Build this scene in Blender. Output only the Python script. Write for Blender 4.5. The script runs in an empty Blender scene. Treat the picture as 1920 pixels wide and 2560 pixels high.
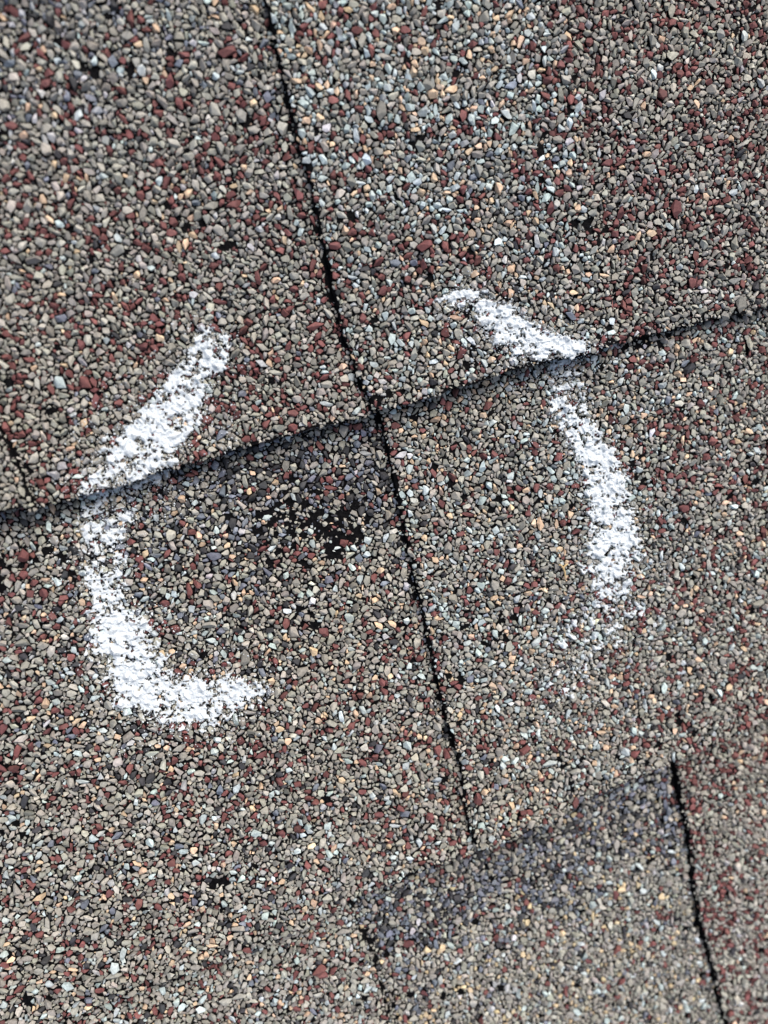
import bpy, bmesh, math
import numpy as np
from mathutils import Matrix, Vector

rng = np.random.default_rng(20)
scene = bpy.context.scene
col = scene.collection

# ------------------------------------------------------------------ camera
PX_W, PX_H = 1920.0, 2560.0            # size of the photograph
F_PX = 1922.0                          # focal length in photo pixels
DIST = 0.190                           # metres from lens to roof along the axis
TILT_X, TILT_Y = math.radians(12.0), math.radians(11.0)

fwd = np.array([math.sin(TILT_X), -math.sin(TILT_Y), -math.cos(TILT_X)])
fwd /= np.linalg.norm(fwd)
rgt = np.cross(fwd, np.array([0.0, 1.0, 0.0])); rgt /= np.linalg.norm(rgt)
upv = np.cross(rgt, fwd)
CAM = -fwd * DIST

# the roof is pitched: everything is modelled in the roof's own plane, then tipped up
COURSE_ANGLE = math.radians(15.0)      # direction of the courses in the roof plane
PITCH = math.radians(22.0)
axis = Vector((math.cos(COURSE_ANGLE), math.sin(COURSE_ANGLE), 0))
ROOF = Matrix.Translation((0, 0, 4.0)) @ Matrix.Rotation(PITCH, 4, axis)

cam_data = bpy.data.cameras.new("camera")
cam_data.sensor_fit = 'HORIZONTAL'
cam_data.sensor_width = 36.0
cam_data.lens = 36.0 * F_PX / PX_W
cam_data.clip_start = 0.005
cam_data.clip_end = 100.0
cam_data.dof.use_dof = True
cam_data.dof.focus_distance = DIST - 0.003
cam_data.dof.aperture_fstop = 10.0
cam = bpy.data.objects.new("camera", cam_data)
col.objects.link(cam)
cm = Matrix(((rgt[0], upv[0], -fwd[0], CAM[0]), (rgt[1], upv[1], -fwd[1], CAM[1]),
             (rgt[2], upv[2], -fwd[2], CAM[2]), (0, 0, 0, 1)))
cam.matrix_world = ROOF @ cm
scene.camera = cam

# ------------------------------------------------------------------ light: bright overcast
SUN_LOCAL = Vector((0.28, 0.85, 0.85)).normalized()
sun_dir = (ROOF.to_3x3() @ SUN_LOCAL).normalized()
sd = bpy.data.lights.new("sun", 'SUN')
sd.energy = 1.5
sd.angle = math.radians(35)
sd.color = (1.0, 0.965, 0.92)
sun = bpy.data.objects.new("sun", sd)
sun.rotation_euler = sun_dir.to_track_quat('Z', 'Y').to_euler()
sun.location = (0, 0, 8)
col.objects.link(sun)
world = bpy.data.worlds.new("World")
scene.world = world
world.use_nodes = True
nt = world.node_tree
sky = nt.nodes.new('ShaderNodeTexSky')
sky.sky_type = 'NISHITA'
sky.sun_disc = False
sky.sun_elevation = math.asin(sun_dir.z)
sky.sun_rotation = math.atan2(sun_dir.x, sun_dir.y)
sky.dust_density = 6.0
sky.air_density = 1.0
sky.ozone_density = 0.6
nt.nodes['Background'].inputs[1].default_value = 0.12
nt.links.new(sky.outputs[0], nt.nodes['Background'].inputs[0])
scene.view_settings.view_transform = 'Standard'
scene.view_settings.look = 'None'
scene.view_settings.gamma = 1.0
scene.view_settings.use_curve_mapping = False
scene.view_settings.exposure = 0.54
scene.render.engine = 'CYCLES'


# ------------------------------------------------------------------ helpers
def unproject(p, z):
    """photo pixels (n,2) -> points of the roof frame at height z (n,)"""
    p = np.atleast_2d(np.asarray(p, float))
    z = np.broadcast_to(np.asarray(z, float), (len(p),))
    d = (fwd[None] + rgt[None] * ((p[:, 0] - PX_W / 2) / F_PX)[:, None]
         - upv[None] * ((p[:, 1] - PX_H / 2) / F_PX)[:, None])
    t = (z - CAM[2]) / d[:, 2]
    return (CAM[None] + d * t[:, None])[:, :2]


def project(x, y, z):
    rx, ry, rz = x - CAM[0], y - CAM[1], z - CAM[2]
    w = rx * fwd[0] + ry * fwd[1] + rz * fwd[2]
    return (PX_W / 2 + F_PX * (rx * rgt[0] + ry * rgt[1] + rz * rgt[2]) / w,
            PX_H / 2 - F_PX * (rx * upv[0] + ry * upv[1] + rz * upv[2]) / w)


_tab = np.random.default_rng(5).random((8, 256, 256)).astype(np.float32)


def noise(x, y, scale, seed=0):
    """smooth value noise in 0..1; scale is the cell size"""
    x = np.asarray(x) / scale + 1000.37 * (seed % 7 + 1)
    y = np.asarray(y) / scale + 777.13 * (seed % 5 + 1)
    xi = np.floor(x).astype(np.int64); yi = np.floor(y).astype(np.int64)
    fx = (x - xi); fy = (y - yi)
    fx = fx * fx * (3 - 2 * fx); fy = fy * fy * (3 - 2 * fy)
    t = _tab[seed % 8]
    a = t[xi & 255, yi & 255]; b = t[(xi + 1) & 255, yi & 255]
    c = t[xi & 255, (yi + 1) & 255]; d = t[(xi + 1) & 255, (yi + 1) & 255]
    return (a * (1 - fx) + b * fx) * (1 - fy) + (c * (1 - fx) + d * fx) * fy


def smooth(a, b, x):
    t = np.clip((x - a) / (b - a), 0, 1)
    return t * t * (3 - 2 * t)


def mesh_from_arrays(name, verts, tris, cols=None):
    me = bpy.data.meshes.new(name)
    verts = np.asarray(verts, np.float32); tris = np.asarray(tris, np.int32)
    me.vertices.add(len(verts)); me.vertices.foreach_set('co', verts.ravel())
    me.loops.add(tris.size); me.loops.foreach_set('vertex_index', tris.ravel())
    me.polygons.add(len(tris))
    n = tris.shape[1]
    me.polygons.foreach_set('loop_start', np.arange(0, tris.size, n, dtype=np.int32))
    me.polygons.foreach_set('loop_total', np.full(len(tris), n, np.int32))
    if cols is not None:
        at = me.attributes.new('tint', 'FLOAT_COLOR', 'POINT')
        c4 = np.ones((len(verts), 4), np.float32); c4[:, :3] = cols
        at.data.foreach_set('color', c4.ravel())
    me.update(calc_edges=True)
    me.validate()
    me.shade_flat()
    return me


def link(name, me, mats, parent=None, matrix=None):
    o = bpy.data.objects.new(name, me)
    for m in mats:
        me.materials.append(m)
    col.objects.link(o)
    if parent is not None:
        o.parent = parent
    elif matrix is not None:
        o.matrix_world = matrix
    return o


# ------------------------------------------------------------------ materials
def new_mat(name):
    m = bpy.data.materials.new(name); m.use_nodes = True
    return m, m.node_tree, m.node_tree.nodes['Principled BSDF']


def stone_material(name, from_object):
    m, t, p = new_mat(name)
    if from_object:
        src = t.nodes.new('ShaderNodeObjectInfo').outputs['Color']
    else:
        a = t.nodes.new('ShaderNodeAttribute'); a.attribute_name = 'tint'; src = a.outputs['Color']
    geo = t.nodes.new('ShaderNodeNewGeometry')
    n1 = t.nodes.new('ShaderNodeTexNoise'); n1.inputs['Scale'].default_value = 1700; n1.inputs['Detail'].default_value = 4
    n1.inputs['Roughness'].default_value = 0.7
    t.links.new(geo.outputs['Position'], n1.inputs['Vector'])
    r = t.nodes.new('ShaderNodeMapRange'); r.inputs[1].default_value = 0.3; r.inputs[2].default_value = 0.7
    r.inputs[3].default_value = 0.72; r.inputs[4].default_value = 1.26
    t.links.new(n1.outputs['Fac'], r.inputs[0])
    mul = t.nodes.new('ShaderNodeVectorMath'); mul.operation = 'SCALE'
    t.links.new(src, mul.inputs[0]); t.links.new(r.outputs[0], mul.inputs['Scale'])
    t.links.new(mul.outputs[0], p.inputs['Base Color'])
    p.inputs['Roughness'].default_value = 0.72
    p.inputs['Specular IOR Level'].default_value = 0.35
    b = t.nodes.new('ShaderNodeBump'); b.inputs['Strength'].default_value = 0.6; b.inputs['Distance'].default_value = 0.0001
    t.links.new(n1.outputs['Fac'], b.inputs['Height']); t.links.new(b.outputs[0], p.inputs['Normal'])
    return m


MAT_BED = stone_material('mineral_granules', False)
MAT_ONE = stone_material('mineral_granule_single', True)

MAT_ASPHALT, t, p = new_mat('asphalt_coating')
n1 = t.nodes.new('ShaderNodeTexNoise'); n1.inputs['Scale'].default_value = 1500; n1.inputs['Detail'].default_value = 6
tc = t.nodes.new('ShaderNodeTexCoord'); t.links.new(tc.outputs['Object'], n1.inputs['Vector'])
cr = t.nodes.new('ShaderNodeValToRGB')
cr.color_ramp.elements[0].position = 0.35; cr.color_ramp.elements[0].color = (0.0015, 0.0015, 0.002, 1)
cr.color_ramp.elements[1].position = 0.75; cr.color_ramp.elements[1].color = (0.007, 0.007, 0.008, 1)
t.links.new(n1.outputs['Fac'], cr.inputs[0]); t.links.new(cr.outputs[0], p.inputs['Base Color'])
p.inputs['Roughness'].default_value = 0.75; p.inputs['Specular IOR Level'].default_value = 0.06
b = t.nodes.new('ShaderNodeBump'); b.inputs['Distance'].default_value = 0.0004; b.inputs['Strength'].default_value = 0.8
t.links.new(n1.outputs['Fac'], b.inputs['Height']); t.links.new(b.outputs[0], p.inputs['Normal'])

# far surface of the shingles, beyond the reach of the picture: granules too far off to build
MAT_FAR, t, p = new_mat('granule_surface_beyond')
tc = t.nodes.new('ShaderNodeTexCoord')
vo = t.nodes.new('ShaderNodeTexVoronoi'); vo.inputs['Scale'].default_value = 520
t.links.new(tc.outputs['Object'], vo.inputs['Vector'])
cr = t.nodes.new('ShaderNodeValToRGB'); cr.color_ramp.interpolation = 'CONSTANT'
el = cr.color_ramp.elements
el[0].position = 0.0; el[0].color = (0.2, 0.185, 0.16, 1)
el[1].position = 0.45; el[1].color = (0.11, 0.03, 0.03, 1)
for pos, c in ((0.55, (0.24, 0.22, 0.19)), (0.72, (0.34, 0.43, 0.43)), (0.8, (0.02, 0.02, 0.02)), (0.92, (0.6, 0.38, 0.2))):
    e = el.new(pos); e.color = (*c, 1)
sep = t.nodes.new('ShaderNodeSeparateColor'); t.links.new(vo.outputs['Color'], sep.inputs[0])
t.links.new(sep.outputs[0], cr.inputs[0]); t.links.new(cr.outputs[0], p.inputs['Base Color'])
p.inputs['Roughness'].default_value = 0.8
b = t.nodes.new('ShaderNodeBump'); b.inputs['Distance'].default_value = 0.001; b.invert = True
t.links.new(vo.outputs['Distance'], b.inputs['Height']); t.links.new(b.outputs[0], p.inputs['Normal'])

MAT_CHALK, t, p = new_mat('white_chalk')
n1 = t.nodes.new('ShaderNodeTexNoise'); n1.inputs['Scale'].default_value = 2600; n1.inputs['Detail'].default_value = 5
tc = t.nodes.new('ShaderNodeTexCoord'); t.links.new(tc.outputs['Object'], n1.inputs['Vector'])
cr = t.nodes.new('ShaderNodeValToRGB')
cr.color_ramp.elements[0].position = 0.3; cr.color_ramp.elements[0].color = (0.55, 0.60, 0.625, 1)
cr.color_ramp.elements[1].position = 0.62; cr.color_ramp.elements[1].color = (0.70, 0.755, 0.78, 1)
t.links.new(n1.outputs['Fac'], cr.inputs[0]); t.links.new(cr.outputs[0], p.inputs['Base Color'])
p.inputs['Roughness'].default_value = 0.95; p.inputs['Specular IOR Level'].default_value = 0.1
b = t.nodes.new('ShaderNodeBump'); b.inputs['Distance'].default_value = 0.00015; b.inputs['Strength'].default_value = 0.7
t.links.new(n1.outputs['Fac'], b.inputs['Height']); t.links.new(b.outputs[0], p.inputs['Normal'])


def plain(name, c, rough=0.8):
    m, t, p = new_mat(name)
    n = t.nodes.new('ShaderNodeTexNoise'); n.inputs['Scale'].default_value = 900
    tc = t.nodes.new('ShaderNodeTexCoord'); t.links.new(tc.outputs['Object'], n.inputs['Vector'])
    cr = t.nodes.new('ShaderNodeValToRGB')
    cr.color_ramp.elements[0].color = (*[v * 0.7 for v in c], 1); cr.color_ramp.elements[1].color = (*[min(1, v * 1.25) for v in c], 1)
    t.links.new(n.outputs['Fac'], cr.inputs[0]); t.links.new(cr.outputs[0], p.inputs['Base Color'])
    p.inputs['Roughness'].default_value = rough
    return m


MAT_FIBRE = plain('glass_fibre', (0.30, 0.29, 0.27))
MAT_LINT = plain('pale_lint', (0.70, 0.70, 0.72))
MAT_STRAW = plain('dry_straw', (0.55, 0.40, 0.20))
MAT_DECK = plain('roof_felt', (0.02, 0.02, 0.02))

# ------------------------------------------------------------------ shingle layout
T_BASE = 0.0058        # height of a course's butt above the course below
T_TAB = 0.0022         # thickness of the laminated tab on top of the strip
SLAB = 0.0026
ca, sa = math.cos(COURSE_ANGLE), math.sin(COURSE_ANGLE)


def to_uv(x, y):
    return x * ca + y * sa, -x * sa + y * ca


def to_xy(u, v):
    return u * ca - v * sa, u * sa + v * ca


def butt_line(pts):
    """pts: (px, py, on_tab) -> u, v arrays"""
    a = np.array(pts, float)
    q = unproject(a[:, :2], T_BASE + T_TAB * a[:, 2])
    u, v = to_uv(q[:, 0], q[:, 1])
    o = np.argsort(u)
    return u[o], v[o]


B1 = butt_line([(-600, 1470, 1), (-100, 1305, 1), (45, 1266, 1), (75, 1274, 0), (250, 1228, 0), (440, 1170, 0), (640, 1118, 0),
                (720, 1090, 0), (920, 1038, 0), (940, 1020, 1), (1050, 1000, 1), (1130, 970, 1), (1300, 922, 1), (1480, 885, 1),
                (1550, 858, 1), (1570, 852, 0), (1665, 828, 0), (1740, 812, 0), (1870, 782, 0), (1920, 768, 0), (2500, 600, 0)])
B2 = butt_line([(-600, 2800, 0), (0, 2600, 0), (320, 2492, 0), (600, 2388, 0), (809, 2300, 0), (882, 2252, 0), (1000, 2205, 0),
                (1060, 2178, 0), (1190, 2140, 0), (1205, 2132, 1), (1290, 2095, 1), (1400, 2045, 1), (1480, 1998, 1),
                (1600, 1945, 1), (1690, 1912, 1), (1800, 1860, 1), (1920, 1800, 1), (2500, 1530, 1)])
UMIN, UMAX = -0.30, 0.30


def extend(b):
    u, v = b
    s0 = (v[-1] - v[0]) / (u[-1] - u[0])
    return (np.concatenate([[UMIN - .05], u, [UMAX + .05]]),
            np.concatenate([[v[0] + s0 * (UMIN - .05 - u[0])], v, [v[-1] + s0 * (UMAX + .05 - u[-1])]]))


B1, B2 = extend(B1), extend(B2)
uu0, vv0 = to_uv(*unproject([(0, -75)], T_BASE)[0])
EXP0 = vv0 - np.interp(uu0, *B1)                       # the course above ends just over the picture's top left corner
EXPO = float(np.mean(np.interp(np.linspace(-.1, .1, 20), *B1) - np.interp(np.linspace(-.1, .1, 20), *B2)))
print('exposure', EXP0, EXPO)
LINES = [(B1[0], B1[1] + EXP0 + EXPO), (B1[0], B1[1] + EXP0), B1, B2, (B2[0], B2[1] - EXPO), (B2[0], B2[1] - 2 * EXPO)]
NC = len(LINES)        # course k lies above LINES[k]; course 0 is the highest


def butt_v(k, u):
    u = np.asarray(u, float)
    j = (noise(u, u * 0, 0.014, k) - .5) * 0.0010 + (noise(u, u * 0, 0.0015, k + 3) - .5) * 0.0010
    return np.interp(u, *LINES[k]) + j


def undulate(u, v):
    return (noise(u, v, 0.06, 1) - .5) * 0.0026 + (noise(u, v, 0.02, 2) - .5) * 0.0006


def course_z(k, u, v):
    lo = butt_v(k, u)
    ex = butt_v(k - 1, u) - lo if k > 0 else np.full_like(np.asarray(lo), EXPO)
    f = np.clip((v - lo) / np.maximum(ex, 1e-4), 0, 1.4)
    return T_BASE * (1 - f) + undulate(u, v) * np.clip(1 - (f - 1) * 4, 0, 1)


def course_index(u, v):
    k = np.zeros(np.shape(u), np.int8)
    for i in range(NC - 1):
        k = np.where(v < butt_v(i, u), i + 1, k)
    return k


def edge_line(k, pts, rough=1.0):
    """tab side edge in photo pixels -> u as a function of v, at the height of the tab's top"""
    a = np.array(pts, float)
    z = np.full(len(a), T_TAB + T_BASE * .5)
    for _ in range(4):
        q = unproject(a, z); u, v = to_uv(q[:, 0], q[:, 1])
        z = course_z(k, u, v) + T_TAB
    o = np.argsort(v)
    return u[o], v[o]


def edge_u(line, v, seed):
    u, vv = line
    v = np.asarray(v, float)
    base = np.interp(v, vv, u)
    s = (u[-1] - u[0]) / (vv[-1] - vv[0])
    base = np.where(v > vv[-1], u[-1] + s * (v - vv[-1]), np.where(v < vv[0], u[0] + s * (v - vv[0]), base))
    return base + (noise(v, v * 0, 0.014, seed) - .5) * 0.0012 + (noise(v, v * 0, 0.0015, seed + 2) - .5) * 0.0009


def uline(u0, slope=-0.02):
    return (np.array([u0 - slope * .2, u0 + slope * .2]), np.array([-.2, .2]))


TABS = [  # course, left edge, right edge
    dict(k=2, l=uline(-0.24), r=edge_line(2, [(78, 1262), (40, 1165), (5, 1080), (-40, 960), (-90, 800), (-170, 500)])),
    dict(k=2, l=edge_line(2, [(932, 1022), (895, 940), (850, 780), (800, 560), (770, 430), (735, 290), (700, 120), (660, 0), (620, -160)]),
         r=edge_line(2, [(1552, 860), (1495, 555), (1478, 434), (1443, 217), (1395, 0), (1362, -160)])),
    dict(k=2, l=edge_line(2, [(2160, 700), (2080, 300), (2000, -200)]), r=uline(0.26)),
    dict(k=3, l=uline(-0.26), r=edge_line(3, [(-330, 1300), (-200, 1900), (-60, 2560)])),
    dict(k=3, l=edge_line(3, [(1197, 2135), (1180, 2090), (1150, 1930), (1115, 1780), (1085, 1640), (1040, 1450), (1010, 1290),
                             (985, 1170), (955, 1060), (935, 980), (905, 850)]),
         r=edge_line(3, [(2190, 1720), (2090, 1200), (2010, 850)])),
    dict(k=4, l=edge_line(4, [(-300, 2500), (-240, 2800), (-180, 3100)]),
         r=edge_line(4, [(862, 2225), (890, 2300), (915, 2350), (960, 2500), (980, 2560), (1010, 2700), (1060, 2950)])),
    dict(k=4, l=edge_line(4, [(1676, 1870), (1690, 1905), (1712, 2050), (1735, 2200), (1765, 2350), (1790, 2450), (1815, 2560), (1850, 2720), (1900, 3000)]),
         r=uline(0.22)),
    dict(k=1, l=uline(-0.02), r=uline(0.07)),
    dict(k=1, l=uline(-0.17), r=uline(-0.1)),
    dict(k=5, l=uline(0.0), r=uline(0.09)),
]
for i, tb in enumerate(TABS):
    tb['seed'] = i


def tab_range(tb, v):
    return edge_u(tb['l'], v, tb['seed']), edge_u(tb['r'], v, tb['seed'] + 1)


# ------------------------------------------------------------------ roof deck and strips
roof = None
bm = bmesh.new()
bmesh.ops.create_cube(bm, size=1.0)
xs, ys = 0.74, 0.80
bmesh.ops.scale(bm, vec=(xs, ys, 0.014), verts=bm.verts)
bmesh.ops.rotate(bm, cent=(0, 0, 0), matrix=Matrix.Rotation(COURSE_ANGLE, 3, 'Z'), verts=bm.verts)
bmesh.ops.translate(bm, vec=(0, 0, -0.0145), verts=bm.verts)
me = bpy.data.meshes.new('roof'); bm.to_mesh(me); bm.free()
roof = link('roof', me, [MAT_DECK], matrix=ROOF)
roof['kind'] = 'structure'
roof['label'] = 'sloping roof of granule-coated asphalt shingles filling the whole picture'
roof['category'] = 'roof'

# the patch where granules are real: the picture and a margin round it
corner = unproject([(-190, -230), (2110, -230), (2110, 2790), (-190, 2790)], 0.0)
X0, Y0 = corner.min(0); X1, Y1 = corner.max(0)


def in_patch(x, y):
    px, py = project(x, y, 0.002)
    return (px > -170) & (px < 2090) & (py > -210) & (py < 2770)


def slab_mesh(name, U, V, Z, thick):
    """closed slab from a grid of tops"""
    n, m = U.shape
    X, Y = to_xy(U, V)
    top = np.stack([X, Y, Z], -1).reshape(-1, 3)
    bot = np.stack([X, Y, Z - thick], -1).reshape(-1, 3)
    idx = np.arange(n * m).reshape(n, m)
    q = np.stack([idx[:-1, :-1], idx[1:, :-1], idx[1:, 1:], idx[:-1, 1:]], -1).reshape(-1, 4)
    N = n * m
    ring = np.concatenate([idx[:, 0], idx[-1, 1:], idx[-2::-1, -1], idx[0, -2:0:-1]])
    nxt = np.roll(ring, -1)
    side = np.stack([nxt, ring, ring + N, nxt + N], -1)
    faces = np.concatenate([q, q[:, ::-1] + N, side])
    me = mesh_from_arrays(name, np.concatenate([top, bot]), faces)
    cx = top[q].mean(1)
    far = ~in_patch(cx[:, 0], cx[:, 1])
    mi = np.zeros(len(faces), np.int32); mi[:len(q)] = far
    me.polygons.foreach_set('material_index', mi)
    me.update()
    return me


PIECES = []           # index -> object, for granules
ids_base, ids_tab = {}, {}
for k in range(NC):
    us = np.arange(UMIN, UMAX, 0.0012)
    fr = np.concatenate([[0, .003, .008, .016], np.linspace(.03, 1.22, 18)])
    lo = butt_v(k, us)
    ex = (butt_v(k - 1, us) - lo) if k > 0 else np.full(len(us), EXPO * .6)
    U = np.repeat(us[:, None], len(fr), 1)
    V = lo[:, None] + ex[:, None] * fr[None]
    Z = course_z(k, U, V) if k > 0 else T_BASE * (1 - (V - lo[:, None]) / EXPO)
    me = slab_mesh('shingle', U, V, Z, np.where(fr > 1.0, 0.0012, SLAB)[None, :])
    o = link('shingle', me, [MAT_ASPHALT, MAT_FAR], roof)
    ids_base[k] = len(PIECES); PIECES.append(o)
for i, tb in enumerate(TABS):
    k = tb['k']
    ul, ur = tab_range(tb, butt_v(k, 0.0))
    fr = np.concatenate([[0, .003, .008], np.linspace(.015, 1.12, 120)])
    ss = np.concatenate([[0, .004], np.linspace(.012, .988, 24), [.996, 1]])
    # march: u depends on v, v on u
    V = np.zeros((len(ss), len(fr))); U = np.zeros_like(V)
    um = 0.5 * (np.mean(tb['l'][0]) + np.mean(tb['r'][0]))
    vb = butt_v(k, um); vt = vb + (butt_v(k - 1, um) - vb) * 1.12
    V[:] = vb + (vt - vb) * (fr / 1.12)[None]
    for _ in range(5):
        l, r = tab_range(tb, V)
        U = l + (r - l) * ss[:, None]
        lo = butt_v(k, U); V = lo + (butt_v(k - 1, U) - lo) * fr[None]
    Z = course_z(k, U, V) + T_TAB
    # the tab flattens out where it slides under the next course
    f = fr[None] + 0 * U
    edge = np.minimum(np.minimum(ss, 1 - ss)[:, None] * (r - l), 0.0012) / 0.0012
    Z = Z - .0006 * (1 - edge) ** 2
    Z = np.where(f > 1.0, np.minimum(Z, T_BASE - SLAB - 0.0003 + 0.0005), Z)
    me = slab_mesh('shingle_tab', U, V, Z, T_TAB + 0.0003)
    o = link('shingle_tab', me, [MAT_ASPHALT, MAT_FAR], roof)
    ids_tab[i] = len(PIECES); PIECES.append(o)
SHINGLE_LABELS = {
    ids_base[2]: 'upper strip of taupe and maroon granules, left of the seam',
    ids_base[3]: 'middle strip with slate blue granules and a bare dark bruise under the overlap',
    ids_base[4]: 'lowest strip, slate blue granules fading into straw yellow ones',
    ids_tab[1]: 'upper tab speckled with pale teal and peach granules',
    ids_tab[4]: 'middle tab with teal and peach granules, right of the seam',
    ids_tab[5]: 'lowest tab at the bottom left with teal and peach specks',
    ids_tab[6]: 'lowest tab at the right, reddish with maroon granules',
    ids_tab[0]: 'sliver of a tab at the left border',
}
for i, s in SHINGLE_LABELS.items():
    PIECES[i]['label'] = s

# ------------------------------------------------------------------ rasters of the patch
RES = 0.0001
C2 = 2
nx, ny = int((X1 - X0) / (RES * C2)) + 1, int((Y1 - Y0) / (RES * C2)) + 1
gx, gy = np.meshgrid(X0 + (np.arange(nx) + .5) * RES * C2, Y0 + (np.arange(ny) + .5) * RES * C2)
gu, gv = to_uv(gx, gy)
kk = course_index(gu, gv)
ID = np.zeros(gx.shape, np.int16); ZS = np.zeros(gx.shape, np.float32)
gap = np.zeros(gx.shape, bool)
for k in range(NC):
    m = kk == k
    if not m.any():
        continue
    uu, vv = gu[m], gv[m]
    z = course_z(k, uu, vv)
    pid = np.full(len(uu), ids_base[k], np.int16)
    g = np.zeros(len(uu), bool)
    # dark line where the course above ends, and a little bare edge on the butt itself
    d_up = butt_v(k - 1, uu) - vv if k > 0 else np.full(len(uu), 1.0)
    w = 0.0016 * np.clip(noise(uu, vv, 0.007, 4) + .7 * noise(uu, vv, .002, 1) - .75, 0, 1)
    g |= d_up < w
    d_lo = vv - butt_v(k, uu)
    g |= d_lo < 0.0012 * np.clip(noise(uu, vv, 0.005, 6) - .45, 0, 1)
    for i, tb in enumerate(TABS):
        if tb['k'] != k:
            continue
        l, r = tab_range(tb, vv)
        ins = (uu > l) & (uu < r)
        pid[ins] = ids_tab[i]; z[ins] += T_TAB - .0006 * (1 - np.minimum(np.minimum(uu - l, r - uu)[ins], .0012) / .0012) ** 2
        wl = 0.0022 * np.clip(noise(uu, vv, 0.009, 5) * 1.0 + noise(uu, vv, .0022, 2) * .9 - .78, 0, 1)
        g |= (uu < l) & (uu > l - wl) | (uu >= l) & (uu < l + 0.0016 * np.clip(noise(uu, vv, .0024, 3) - .55, 0, 1))
        wr = (0.0 if i == 1 else 0.0040 if i == 5 else 0.0030) * np.clip(noise(uu, vv, 0.006, 7) + noise(uu, vv, .002, 1) * .8 - .7, 0, 1)
        g |= (uu > r) & (uu < r + wr)
    ID[m] = pid; ZS[m] = z; gap[m] = g
gpx, gpy = project(gx, gy, ZS)
inpic = (gpx > -180) & (gpx < 2100) & (gpy > -220) & (gpy < 2780)
gap |= ~((gpx > -180) & (gpx < 2100) & (gpy > -220) & (gpy < 2780))
# bare spots: x, y, radius x, radius y, strength
BARE = [(790, 1315, 95, 52, .9), (850, 1350, 60, 30, .8), (745, 1545, 70, 40, .4), (700, 1250, 60, 30, .55), (1470, 560, 32, 30, .9), (1495, 585, 22, 20, .9),
        (1065, 345, 25, 22, .9), (610, 290, 26, 18, .8), (1160, 760, 30, 20, .5), (470, 560, 40, 16, .6), (1640, 1180, 90, 30, .4), (510, 2200, 30, 14, .7),
        (30, 2080, 40, 16, .8), (1240, 1560, 40, 25, .5), (1225, 1500, 50, 18, .5), (240, 160, 30, 40, .5), (1240, 915, 70, 22, .75), (1080, 520, 24, 18, .8),
        (1580, 850, 60, 16, .9), (930, 985, 35, 22, .8), (960, 1520, 30, 50, .35), (180, 1400, 70, 30, .4), (560, 1260, 90, 30, .3), (4, 1430, 20, 34, 1.1)]
bare = np.zeros(gx.shape, np.float32)
for (bx, by, rx, ry, s) in BARE:
    q = ((gpx - bx) / rx) ** 2 + ((gpy - by) / ry) ** 2
    bare = np.maximum(bare, s * (.68 if bx in (790, 850) else .42) * np.exp(-q * .8))
bare *= (0.45 + .9 * noise(gx, gy, 0.003, 3))
del gu, gv

OCC = np.repeat(np.repeat(gap, C2, 0), C2, 1)
HGT = np.zeros(OCC.shape, np.float32)          # height of granules over the asphalt
NYR, NXR = OCC.shape

# ------------------------------------------------------------------ granule shapes
def hull(n, r):
    """angular pebble: convex hull of jittered directions; returns verts, tris"""
    i = np.arange(n) + .5
    ph = np.arccos(1 - 2 * i / n); th = math.pi * (1 + 5 ** .5) * i + r.random() * 6.28
    d = np.stack([np.cos(th) * np.sin(ph), np.sin(th) * np.sin(ph), np.cos(ph)], -1)
    d += r.normal(0, .34, d.shape); d /= np.linalg.norm(d, axis=1)[:, None]
    d *= r.uniform(.82, 1.12, (n, 1))
    # cut by a few planes, so the pebble gets broken faces
    for _ in range(r.integers(3, 7)):
        nrm = r.normal(0, 1, 3); nrm /= np.linalg.norm(nrm)
        h = r.uniform(.32, .72)
        s = d @ nrm - h
        d -= np.where(s > 0, s, 0)[:, None] * nrm[None]
    el = r.uniform(1.0, 1.8)
    d *= np.array([el ** .6, el ** -.5 * r.uniform(.9, 1.05), r.uniform(.58, .82)])
    a, b = r.normal(0, .24, 2); yaw = r.uniform(0, 6.283)
    M = np.array(Matrix.Rotation(yaw, 3, 'Z') @ Matrix.Rotation(a, 3, 'X') @ Matrix.Rotation(b, 3, 'Y'))
    d = d @ M.T
    bm = bmesh.new()
    for p in d:
        bm.verts.new(p)
    bmesh.ops.convex_hull(bm, input=bm.verts)
    bmesh.ops.delete(bm, geom=[v for v in bm.verts if not v.link_faces], context='VERTS')
    bmesh.ops.triangulate(bm, faces=bm.faces[:])
    bmesh.ops.recalc_face_normals(bm, faces=bm.faces[:])
    bm.verts.index_update()
    V = np.array([v.co[:] for v in bm.verts]); F = np.array([[v.index for v in f.verts] for f in bm.faces])
    bm.free()
    return V, F


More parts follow.
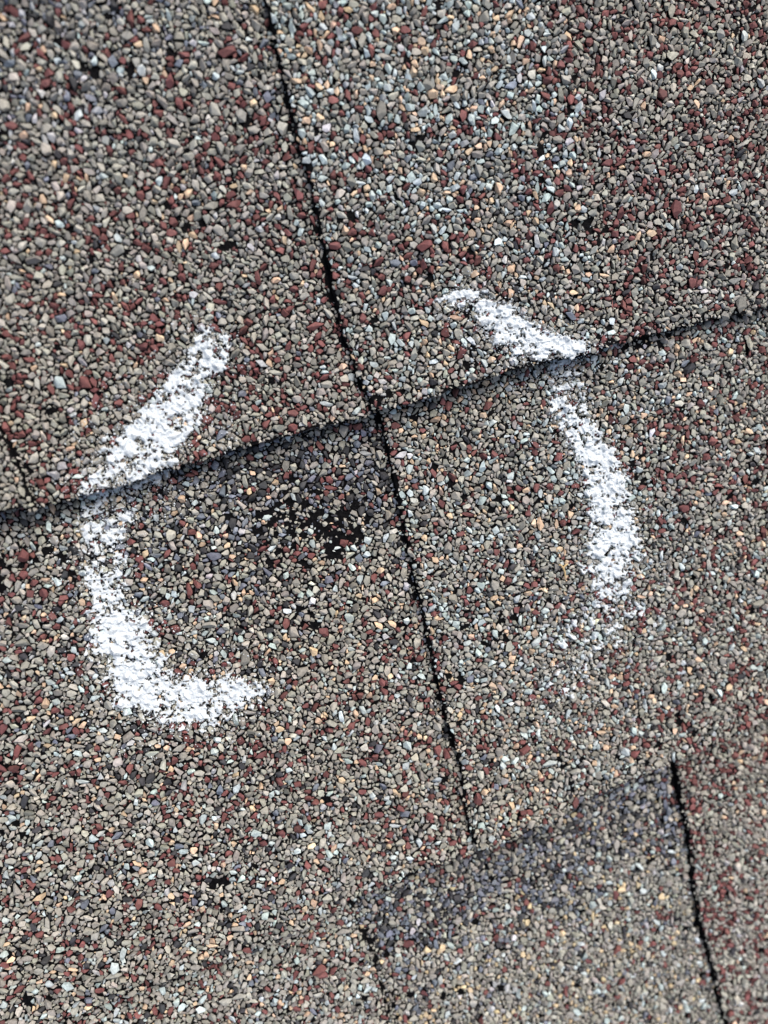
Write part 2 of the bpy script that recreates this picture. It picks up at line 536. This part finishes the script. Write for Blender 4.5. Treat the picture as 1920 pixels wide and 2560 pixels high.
CLASSES = [  # mean diameter in mm, area share wanted, tries per wanted grain, vertices
    (3.0, .022, 10, 14), (2.5, .11, 20, 13), (2.1, .19, 30, 12), (1.75, .16, 34, 12), (1.42, .105, 30, 11),
    (1.12, .065, 22, 10), (0.85, .035, 12, 8), (0.6, .022, 8, 7)]
AREA = float((~OCC).sum()) * RES * RES
grains = dict(t=[], x=[], y=[], c=[])
TEMPL = []
CLASS_T = []
for ci, (dia, share, tries, nv) in enumerate(CLASSES):
    first = len(TEMPL)
    nt_ = 130 if ci < 6 else 70
    for _ in range(nt_):
        V, F = hull(nv, rng)
        V = V * (dia * 0.0005 * rng.uniform(.88, 1.13))
        lift = -V[:, 2].min() - 0.16 * np.ptp(V[:, 2])      # partly sunk in the asphalt
        V = V + np.array([0, 0, lift])
        R = int(np.abs(V[:, :2]).max() / RES) + 1
        a = (np.arange(2 * R + 1) - R) * RES
        ax, ay = np.meshgrid(a, a)
        e1 = V[F[:, 1]] - V[F[:, 0]]; e2 = V[F[:, 2]] - V[F[:, 0]]
        N = np.cross(e1, e2); off = (N * V[F[:, 0]]).sum(1)
        up = N[:, 2] > 1e-14; dn = N[:, 2] < -1e-14
        zt = np.min([(off[j] - N[j, 0] * ax - N[j, 1] * ay) / N[j, 2] for j in np.flatnonzero(up)], 0)
        zb = np.max([(off[j] - N[j, 0] * ax - N[j, 1] * ay) / N[j, 2] for j in np.flatnonzero(dn)], 0)
        inside = zt > zb
        s = 1.0                                           # grains may just touch
        zt2 = np.min([(off[j] - N[j, 0] * ax * s - N[j, 1] * ay * s) / N[j, 2] for j in np.flatnonzero(up)], 0)
        zb2 = np.max([(off[j] - N[j, 0] * ax * s - N[j, 1] * ay * s) / N[j, 2] for j in np.flatnonzero(dn)], 0)
        core = zt2 > zb2
        TEMPL.append(dict(V=V, F=F, R=R, m=core, top=np.where(inside, zt, 0).astype(np.float32), area=inside.sum() * RES * RES, cls=ci))
    CLASS_T.append((first, nt_))
    mean_a = np.mean([TEMPL[j]['area'] for j in range(first, first + nt_)])
    want = int(share * AREA / mean_a)
    if ci == 5:            # small grains settle in the seams too
        soft = gap & inpic & (noise(gx, gy, .0016, 6) > .42)
        soft = np.repeat(np.repeat(soft, C2, 0), C2, 1)
        OCC &= ~(soft & (HGT <= 0))
    free = np.flatnonzero(~OCC.ravel()[:: (1 if ci > 3 else 3)]) * (1 if ci > 3 else 3)
    cand = rng.choice(free, want * tries)
    tid = rng.integers(first, first + nt_, len(cand))
    got = 0
    for p_, t_ in zip(cand.tolist(), tid.tolist()):
        iy, ix = divmod(p_, NXR)
        if OCC[iy, ix]:
            continue
        tm = TEMPL[t_]; R = tm['R']
        if iy < R or ix < R or iy >= NYR - R or ix >= NXR - R:
            continue
        sl = OCC[iy - R:iy + R + 1, ix - R:ix + R + 1]
        if (sl & tm['m']).any():
            continue
        sl |= tm['m']
        h = HGT[iy - R:iy + R + 1, ix - R:ix + R + 1]
        np.maximum(h, tm['top'], out=h)
        grains['t'].append(t_); grains['x'].append(ix); grains['y'].append(iy)
        got += 1
        if got >= want:
            break
    print('class', dia, want, got)
# grains knocked off at the bruised and worn spots, the big ones first
gt_ = np.array(grains['t']); cl_ = np.array([t_['cls'] for t_ in TEMPL])[gt_]
bb_ = bare[np.array(grains['y']) // C2, np.array(grains['x']) // C2]
worn = noise(np.array(grains['x']) * RES, np.array(grains['y']) * RES, .004, 4)
loss = np.where(cl_ < 7, .004 + .03 * (worn > .76), .0) + bb_ * np.array([1.2, 1.15, 1.1, 1.0, .9, .7, .3, .0])[cl_]
keep = rng.random(len(gt_)) > loss
grains = {k_: np.array(grains[k_])[keep] for k_ in ('t', 'x', 'y')}
GT = np.array(grains['t']); GIX = np.array(grains['x']); GIY = np.array(grains['y'])
GX = X0 + (GIX + .5) * RES; GY = Y0 + (GIY + .5) * RES
GID = ID[GIY // C2, GIX // C2]; GZ = ZS[GIY // C2, GIX // C2]
GPX, GPY = project(GX, GY, GZ + .0008)
NG = len(GT)

# ------------------------------------------------------------------ granule colours
PAL = np.array([  # taupe, maroon, pale teal, peach, slate, pale lilac, charcoal
    (0.318, 0.309, 0.270), (0.165, 0.066, 0.062), (0.440, 0.510, 0.505), (0.600, 0.450, 0.310), (0.165, 0.184, 0.222), (0.420, 0.425, 0.430), (0.045, 0.046, 0.050)])
W = np.zeros((NG, 7))
GU, GV = to_uv(GX, GY)
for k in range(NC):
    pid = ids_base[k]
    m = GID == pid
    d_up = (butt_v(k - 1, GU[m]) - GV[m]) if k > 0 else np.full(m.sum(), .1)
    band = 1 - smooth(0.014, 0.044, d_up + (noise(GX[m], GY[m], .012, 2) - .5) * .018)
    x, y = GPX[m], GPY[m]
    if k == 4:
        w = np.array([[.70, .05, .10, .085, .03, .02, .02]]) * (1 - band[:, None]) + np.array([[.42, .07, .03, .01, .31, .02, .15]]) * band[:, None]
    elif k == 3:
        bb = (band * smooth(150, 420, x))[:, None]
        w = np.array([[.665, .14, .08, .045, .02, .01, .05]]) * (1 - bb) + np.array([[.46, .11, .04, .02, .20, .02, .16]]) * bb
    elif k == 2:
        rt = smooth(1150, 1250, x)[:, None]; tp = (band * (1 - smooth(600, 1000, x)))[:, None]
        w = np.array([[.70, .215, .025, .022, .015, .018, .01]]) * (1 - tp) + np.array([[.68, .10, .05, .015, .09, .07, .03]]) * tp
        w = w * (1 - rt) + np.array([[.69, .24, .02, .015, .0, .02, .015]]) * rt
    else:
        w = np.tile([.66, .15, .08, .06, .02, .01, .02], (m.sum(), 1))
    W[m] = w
MIX_TAB = {0: [.78, .12, .04, .02, .01, .01, .02], 2: [.66, .3, .01, .01, 0, .02, 0], 3: [.64, .14, .1, .07, .02, .01, .02],
           5: [.67, .13, .10, .055, .015, .01, .02], 6: [.70, .225, .02, .015, .0, .01, .02]}
for i in range(len(TABS)):
    m = GID == ids_tab[i]
    x, y = GPX[m], GPY[m]
    if i == 1:
        tp = (1 - smooth(250, 750, y))[:, None]
        rt = smooth(-150, 60, x - (1400 + .18 * y))[:, None]
        w = np.array([[.63, .15, .11, .06, .01, .015, .02]]) * (1 - tp) + np.array([[.46, .09, .31, .10, .01, .02, .01]]) * tp
        w = w * (1 - rt) + np.array([[.66, .22, .05, .03, .0, .02, .01]]) * rt
    elif i == 4:
        rt = smooth(1450, 1850, x)[:, None]
        w = np.array([[.615, .115, .155, .07, .01, .01, .02]]) * (1 - rt) + np.array([[.66, .175, .07, .05, .01, .01, .015]]) * rt
        lo = smooth(-120, 60, (x - 1800) + (y - 1800) * .7)[:, None]
        w = w * (1 - lo) + np.array([[.67, .24, .03, .02, 0, .01, .02]]) * lo
    else:
        w = np.tile(MIX_TAB.get(i, [.66, .15, .08, .06, .02, .01, .02]), (m.sum(), 1))
    W[m] = w
W[:, 1] *= .45 + 1.1 * noise(GX, GY, 0.007, 6)
W[:, 2] *= .6 + .8 * noise(GX, GY, 0.009, 1)
W /= W.sum(1)[:, None]
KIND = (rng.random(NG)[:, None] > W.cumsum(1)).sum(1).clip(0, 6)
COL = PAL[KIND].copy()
br = np.exp(rng.normal(0, .17, NG)); br[KIND == 0] *= np.exp(rng.normal(0, .12, (KIND == 0).sum()))
COL *= br[:, None]
COL *= np.exp(rng.normal(0, .022, (NG, 3)))
warm = noise(GX, GY, .05, 3)[:, None] - .5                    # batches of stone differ slightly
COL *= 1 + warm * np.array([[.05, .01, -.05]])
ye = (KIND == 3) & (GID == ids_base[4]); COL[ye] *= np.array([.95, 1.03, .95])
COL = np.clip(COL, .01, .82)

# ------------------------------------------------------------------ choose 300 largest granules in view as single parts
sizes = np.array([t_['area'] for t_ in TEMPL])[GT]
depth = (GX - CAM[0]) * fwd[0] + (GY - CAM[1]) * fwd[1] + (GZ - CAM[2]) * fwd[2]
shown = sizes / depth ** 2
inview = (GPX > 12) & (GPX < PX_W - 12) & (GPY > 12) & (GPY < PX_H - 12)
order = np.argsort(-np.where(inview, shown, 0))
single = np.zeros(NG, bool); single[order[:300]] = True
tmesh = {}
for g in np.flatnonzero(single):
    t_ = int(GT[g])
    if t_ not in tmesh:
        me = mesh_from_arrays('granule', TEMPL[t_]['V'], TEMPL[t_]['F'])
        me.materials.append(MAT_ONE)
        tmesh[t_] = me
    o = bpy.data.objects.new('granule', tmesh[t_])
    o.location = (GX[g], GY[g], GZ[g])
    o.color = (*COL[g], 1)
    o.parent = PIECES[GID[g]]
    col.objects.link(o)

# all the others: one bed of loose geometry for each shingle
for pid, pobj in enumerate(PIECES):
    sel = np.flatnonzero((GID == pid) & ~single)
    if not len(sel):
        continue
    VV, FF, CC = [], [], []
    base = 0
    ts = GT[sel]
    for t_ in np.unique(ts):
        s = sel[ts == t_]
        tm = TEMPL[t_]; nv = len(tm['V'])
        P = np.stack([GX[s], GY[s], GZ[s]], -1)
        v = (tm['V'][None] + P[:, None]).reshape(-1, 3)
        f = (tm['F'][None] + (np.arange(len(s)) * nv)[:, None, None] + base).reshape(-1, 3)
        VV.append(v); FF.append(f); CC.append(np.repeat(COL[s], nv, 0)); base += len(v)
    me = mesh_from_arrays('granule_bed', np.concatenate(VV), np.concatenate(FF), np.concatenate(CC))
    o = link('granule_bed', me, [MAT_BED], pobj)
    o['kind'] = 'stuff'

# ------------------------------------------------------------------ chalk strokes: a crust over the tops of the granules, with loose crumbs
STROKES = [
    ('thick white chalk stroke slanting down the upper left shingle to its lower edge',
     [[(515, 822, 16, .9), (510, 895, 42, .95), (462, 990, 56, 1), (410, 1062, 72, 1), (368, 1118, 76, 1), (308, 1172, 66, 1), (255, 1208, 40, .9), (205, 1228, 14, .7)],
      [(560, 842, 14, .8), (566, 868, 16, .8), (545, 925, 16, .85)]]),
    ('curved white chalk stroke at the lower left, hooking round to the right',
     [[(275, 1255, 56, .52), (262, 1340, 54, .68), (255, 1420, 50, .66), (268, 1488, 44, .92), (275, 1538, 54, .92), (300, 1590, 72, 1), (325, 1650, 70, 1),
       (362, 1712, 70, .82), (430, 1752, 66, .92), (520, 1748, 60, .92), (590, 1740, 48, .8), (645, 1734, 28, .45)]]),
    ('short white chalk stroke on the upper tab ending at its lower edge',
     [[(1093, 753, 10, .8), (1155, 748, 30, .95), (1203, 767, 34, 1), (1238, 796, 44, 1), (1284, 831, 46, 1), (1336, 860, 46, 1), (1388, 876, 44, 1), (1435, 874, 32, .9), (1468, 882, 10, .7)]]),
    ('long white chalk stroke on the right, fading out at its lower end',
     [[(1411, 950, 52, .52), (1417, 987, 48, .66), (1429, 1040, 46, .85), (1458, 1086, 46, .95), (1487, 1132, 46, 1), (1510, 1178, 50, 1), (1521, 1248, 54, 1), (1533, 1292, 58, 1),
       (1539, 1349, 60, 1), (1530, 1407, 66, .98), (1539, 1454, 62, .82), (1544, 1500, 56, .56), (1512, 1545, 66, .36), (1450, 1615, 66, .22), (1395, 1690, 60, .18)]]),
]


def stroke_weight(px, py, lines, slim):
    best = np.zeros(px.shape, np.float32)
    for pts in lines:
        for (ax_, ay_, aw, ad), (bx_, by_, bw, bd) in zip(pts[:-1], pts[1:]):
            dx, dy = bx_ - ax_, by_ - ay_
            t_ = np.clip(((px - ax_) * dx + (py - ay_) * dy) / (dx * dx + dy * dy), 0, 1)
            d = np.hypot(px - ax_ - t_ * dx, py - ay_ - t_ * dy) / (aw + (bw - aw) * t_) / slim
            dens = ad + (bd - ad) * t_
            best = np.maximum(best, dens * (1 - smooth(.5, 1.6, d)))
    return best


STEP = 2                                       # crust grid: 0.2 mm
TOPZ = HGT[::STEP, ::STEP][:ny, :nx]
ZABS = ZS + TOPZ


def box(a, r, f):
    out = a.copy()
    for ax_ in (0, 1):
        src = out.copy()
        for sft in range(-r, r + 1):
            out = f(out, np.roll(src, sft, ax_)) if f is np.maximum else out + np.roll(src, sft, ax_) * (sft != 0)
        if f is not np.maximum:
            out = out / (2 * r + 1)
    return out


FILL = box(box(TOPZ, 2, np.maximum), 3, np.add)       # powder bridges the narrow gaps between grains
CRUST = np.maximum(TOPZ, FILL * .58)
ZABS = ZS + CRUST
cpx, cpy = project(gx, gy, ZABS)
fine = noise(gx, gy, 0.0009, 2); finer = noise(gx, gy, 0.00042, 5)
streak = noise(gx * .5 + gy * .15, gy * 1.5 - gx * .35, 0.0022, 7)
lump = noise(gx, gy, 0.0026, 1)
cid = 0
for (label, lines), slim in zip(STROKES, (.95, .98, .95, .92)):
    allp = np.array([q for l in lines for q in l])
    lo = allp[:, :2].min(0) - 110; hi = allp[:, :2].max(0) + 110
    box = (cpx > lo[0]) & (cpx < hi[0]) & (cpy > lo[1]) & (cpy < hi[1])
    r_, c_ = np.where(box)
    r0, r1, c0, c1 = r_.min(), r_.max() + 1, c_.min(), c_.max() + 1
    S = (slice(r0, r1), slice(c0, c1))
    wgt = stroke_weight(cpx[S], cpy[S], lines, slim)
    hrel = np.clip(CRUST[S] / 0.0010, 0, 1.3)    # chalk rubs off on what stands highest
    score = wgt * 1.2 + (hrel - .70) * 1.15 + (fine[S] - .5) * .8 + (finer[S] - .5) * 1.0 + (streak[S] - .5) * .9 + (lump[S] - .5) * .55
    msk = (score > .60) & (wgt > .05) & (ID[S] >= 0)
    # crust
    rr, cc = np.where(msk[:-1, :-1] & msk[1:, :-1] & msk[:-1, 1:] & msk[1:, 1:]
                      & (np.abs(ZABS[S][1:, 1:] - ZABS[S][:-1, :-1]) < .0011) & (np.abs(ZABS[S][1:, :-1] - ZABS[S][:-1, 1:]) < .0011))
    nr, ncol = msk.shape
    corner_ids = np.stack([rr * ncol + cc, rr * ncol + cc + 1, (rr + 1) * ncol + cc + 1, (rr + 1) * ncol + cc], -1)
    used, inv = np.unique(corner_ids, return_inverse=True)
    quad = inv.reshape(-1, 4)
    ur, uc = used // ncol, used % ncol
    X = gx[S][ur, uc]; Y = gy[S][ur, uc]
    thick = 0.00010 + 0.00014 * fine[S][ur, uc] + 0.00018 * finer[S][ur, uc] + 0.00006 * rng.random(len(used))
    jx, jy = rng.normal(0, .00003, (2, len(used)))
    Zt = ZABS[S][ur, uc]
    top = np.stack([X + jx, Y + jy, Zt + thick], -1)
    bot = np.stack([X, Y, Zt - .00018], -1)
    nU = len(used)
    e = np.concatenate([quad[:, [0, 1]], quad[:, [1, 2]], quad[:, [2, 3]], quad[:, [3, 0]]])
    key = e[:, 0].astype(np.int64) * nU + e[:, 1]; rev = e[:, 1].astype(np.int64) * nU + e[:, 0]
    bnd = e[~np.isin(key, rev)]
    side = np.stack([bnd[:, 1], bnd[:, 0], bnd[:, 0] + nU, bnd[:, 1] + nU], -1)
    faces = np.concatenate([quad, quad[:, ::-1] + nU, side])
    VV = [np.concatenate([top, bot])]; tri = np.concatenate([faces[:, [0, 1, 2]], faces[:, [0, 2, 3]]]); FF = [tri]
    base = 2 * nU
    # crumbs and dust specks thrown round the stroke
    pw = np.clip(wgt * .8 + .10 * (stroke_weight(cpx[S], cpy[S], [[(a, b, w_ * 1.7 + 10, d) for a, b, w_, d in l] for l in lines], 1.0) > .05), 0, 1) * (.15 + hrel)
    pw = (pw * (.3 + 1.4 * lump[S])).ravel(); pw /= pw.sum()
    ncrumb = int(4200 * (len(quad) / 15000) ** .5) + 1500
    pick = rng.choice(len(pw), ncrumb, p=pw)
    pr, pc = pick // ncol, pick % ncol
    shapes = [hull(8, rng) for _ in range(14)]
    si = rng.integers(0, 14, ncrumb)
    rad = 0.00008 + 0.00026 * rng.random(ncrumb) ** 3.2
    for j in range(14):
        s = np.flatnonzero(si == j)
        V, F = shapes[j]
        P = np.stack([gx[S][pr[s], pc[s]] + rng.normal(0, .00005, len(s)), gy[S][pr[s], pc[s]] + rng.normal(0, .00005, len(s)), ZABS[S][pr[s], pc[s]] + rad[s] * .5], -1)
        v = (V[None] * rad[s][:, None, None] + P[:, None]).reshape(-1, 3)
        f = (F[None] + (np.arange(len(s)) * len(V))[:, None, None] + base).reshape(-1, 3)
        VV.append(v); FF.append(f); base += len(v)
    VV = np.concatenate(VV); FF = np.concatenate(FF)
    ctr = np.array([VV[:, 0].mean(), VV[:, 1].mean(), VV[:, 2].min()])
    me = mesh_from_arrays('chalk_stroke', VV - ctr, FF)
    o = link('chalk_stroke', me, [MAT_CHALK], matrix=ROOF @ Matrix.Translation(ctr.tolist()))
    o['label'] = label; o['category'] = 'chalk mark'; o['group'] = 'chalk strokes of one broken circle'
    print('stroke', len(FF))


# ------------------------------------------------------------------ fibres and scraps
def strand(pts, r, sides=4):
    pts = np.asarray(pts, float); n = len(pts)
    tg = np.gradient(pts, axis=0); tg /= np.linalg.norm(tg, axis=1)[:, None] + 1e-12
    a = np.cross(tg, [0.3, 0.2, 1.0]); a /= np.linalg.norm(a, axis=1)[:, None] + 1e-12
    b = np.cross(tg, a)
    th = np.arange(sides) / sides * 2 * math.pi
    rr = np.broadcast_to(np.asarray(r, float), (n,))
    V = (pts[:, None] + rr[:, None, None] * (a[:, None] * np.cos(th)[None, :, None] + b[:, None] * np.sin(th)[None, :, None])).reshape(-1, 3)
    F = []
    for i in range(n - 1):
        for j in range(sides):
            q = (i * sides + j, i * sides + (j + 1) % sides, (i + 1) * sides + (j + 1) % sides, (i + 1) * sides + j)
            F += [(q[0], q[1], q[2]), (q[0], q[2], q[3])]
    for j in range(1, sides - 1):
        F += [(0, j + 1, j), ((n - 1) * sides, (n - 1) * sides + j, (n - 1) * sides + j + 1)]
    return V, np.array(F)


def bundle(name, strands, mat, parent=None, matrix=None, ctr=(0, 0, 0)):
    VV, FF, base = [], [], 0
    for V, F in strands:
        VV.append(V); FF.append(F + base); base += len(V)
    me = mesh_from_arrays(name, np.concatenate(VV) - np.array(ctr), np.concatenate(FF))
    return link(name, me, [mat], parent, matrix)


# torn glass-fibre mat showing along the butts
for k, n in ((2, 340), (3, 160)):
    ss = []
    us = rng.uniform(-.11, .11, n)
    for u in us:
        if noise(u, 0.0, .012, 4) < .42:
            continue
        v0 = float(butt_v(k, u)); L = rng.uniform(.001, .0045)
        a = rng.normal(0, .5) + (math.pi if rng.random() < .5 else 0)
        tt_ = np.linspace(0, 1, 6)
        pu = u + math.cos(a) * L * tt_ + rng.normal(0, .0001, 6).cumsum()
        pv = v0 - .0003 + rng.uniform(-.0006, .0003) + math.sin(a) * L * .25 * tt_ + rng.normal(0, .00012, 6).cumsum()
        x, y = to_xy(pu, pv)
        z = T_BASE * .30 + rng.uniform(0, .0016) + rng.normal(0, .0001, 6).cumsum()
        ss.append(strand(np.stack([x, y, z], -1), rng.uniform(.00002, .00004), 3))
    o = bundle('torn_fibre', ss, MAT_FIBRE, PIECES[ids_base[k]])
    o['kind'] = 'stuff'


def surface_point(px, py):
    z = 0.004
    for _ in range(5):
        x, y = unproject([(px, py)], z)[0]
        iy, ix = int((y - Y0) / RES), int((x - X0) / RES)
        z = float(ZS[iy // C2, ix // C2] + HGT[iy - 4:iy + 5, ix - 4:ix + 5].max())
    return np.array([x, y, z])


# tuft of pale lint caught on the edge
c = surface_point(1530, 862)
ss = []
for i in range(46):
    a = rng.uniform(0, 6.28); L = rng.uniform(.0008, .0026) * (1.3 if abs(math.cos(a)) > .6 else .7)
    tt_ = np.linspace(-.35, 1, 7)
    pts = np.stack([c[0] + math.cos(a) * L * tt_ + rng.normal(0, .00012, 7).cumsum(), c[1] + math.sin(a) * L * .6 * tt_ + rng.normal(0, .00012, 7).cumsum(),
                    c[2] + .0004 + rng.uniform(-.0002, .0005) + rng.normal(0, .0001, 7).cumsum()], -1)
    ss.append(strand(pts, .00003, 3))
o = bundle('lint_tuft', ss, MAT_LINT, matrix=ROOF @ Matrix.Translation(c.tolist()), ctr=c)
o['label'] = 'tiny tuft of white lint caught on the shingle edge right of the chalk'; o['category'] = 'lint'

# forked scrap of dry plant on the middle tab
c = surface_point(1411, 1422)
q = lambda pts: np.array([unproject([p_], c[2] + .0005)[0].tolist() + [c[2] + .0005] for p_ in pts])
ss = [strand(q([(1414, 1446), (1412, 1430), (1408, 1418)]), [.00012, .0003, .00028], 5),
      strand(q([(1408, 1420), (1402, 1412), (1397, 1413)]), [.00028, .00024, .00012], 5),
      strand(q([(1408, 1420), (1415, 1412), (1421, 1410)]), [.00028, .00024, .00012], 5)]
o = bundle('plant_scrap', ss, MAT_STRAW, matrix=ROOF @ Matrix.Translation(c.tolist()), ctr=c)
o['label'] = 'forked scrap of dry yellow plant beside the long right chalk stroke'; o['category'] = 'plant scrap'
print('granules', NG, 'templates', len(TEMPL))
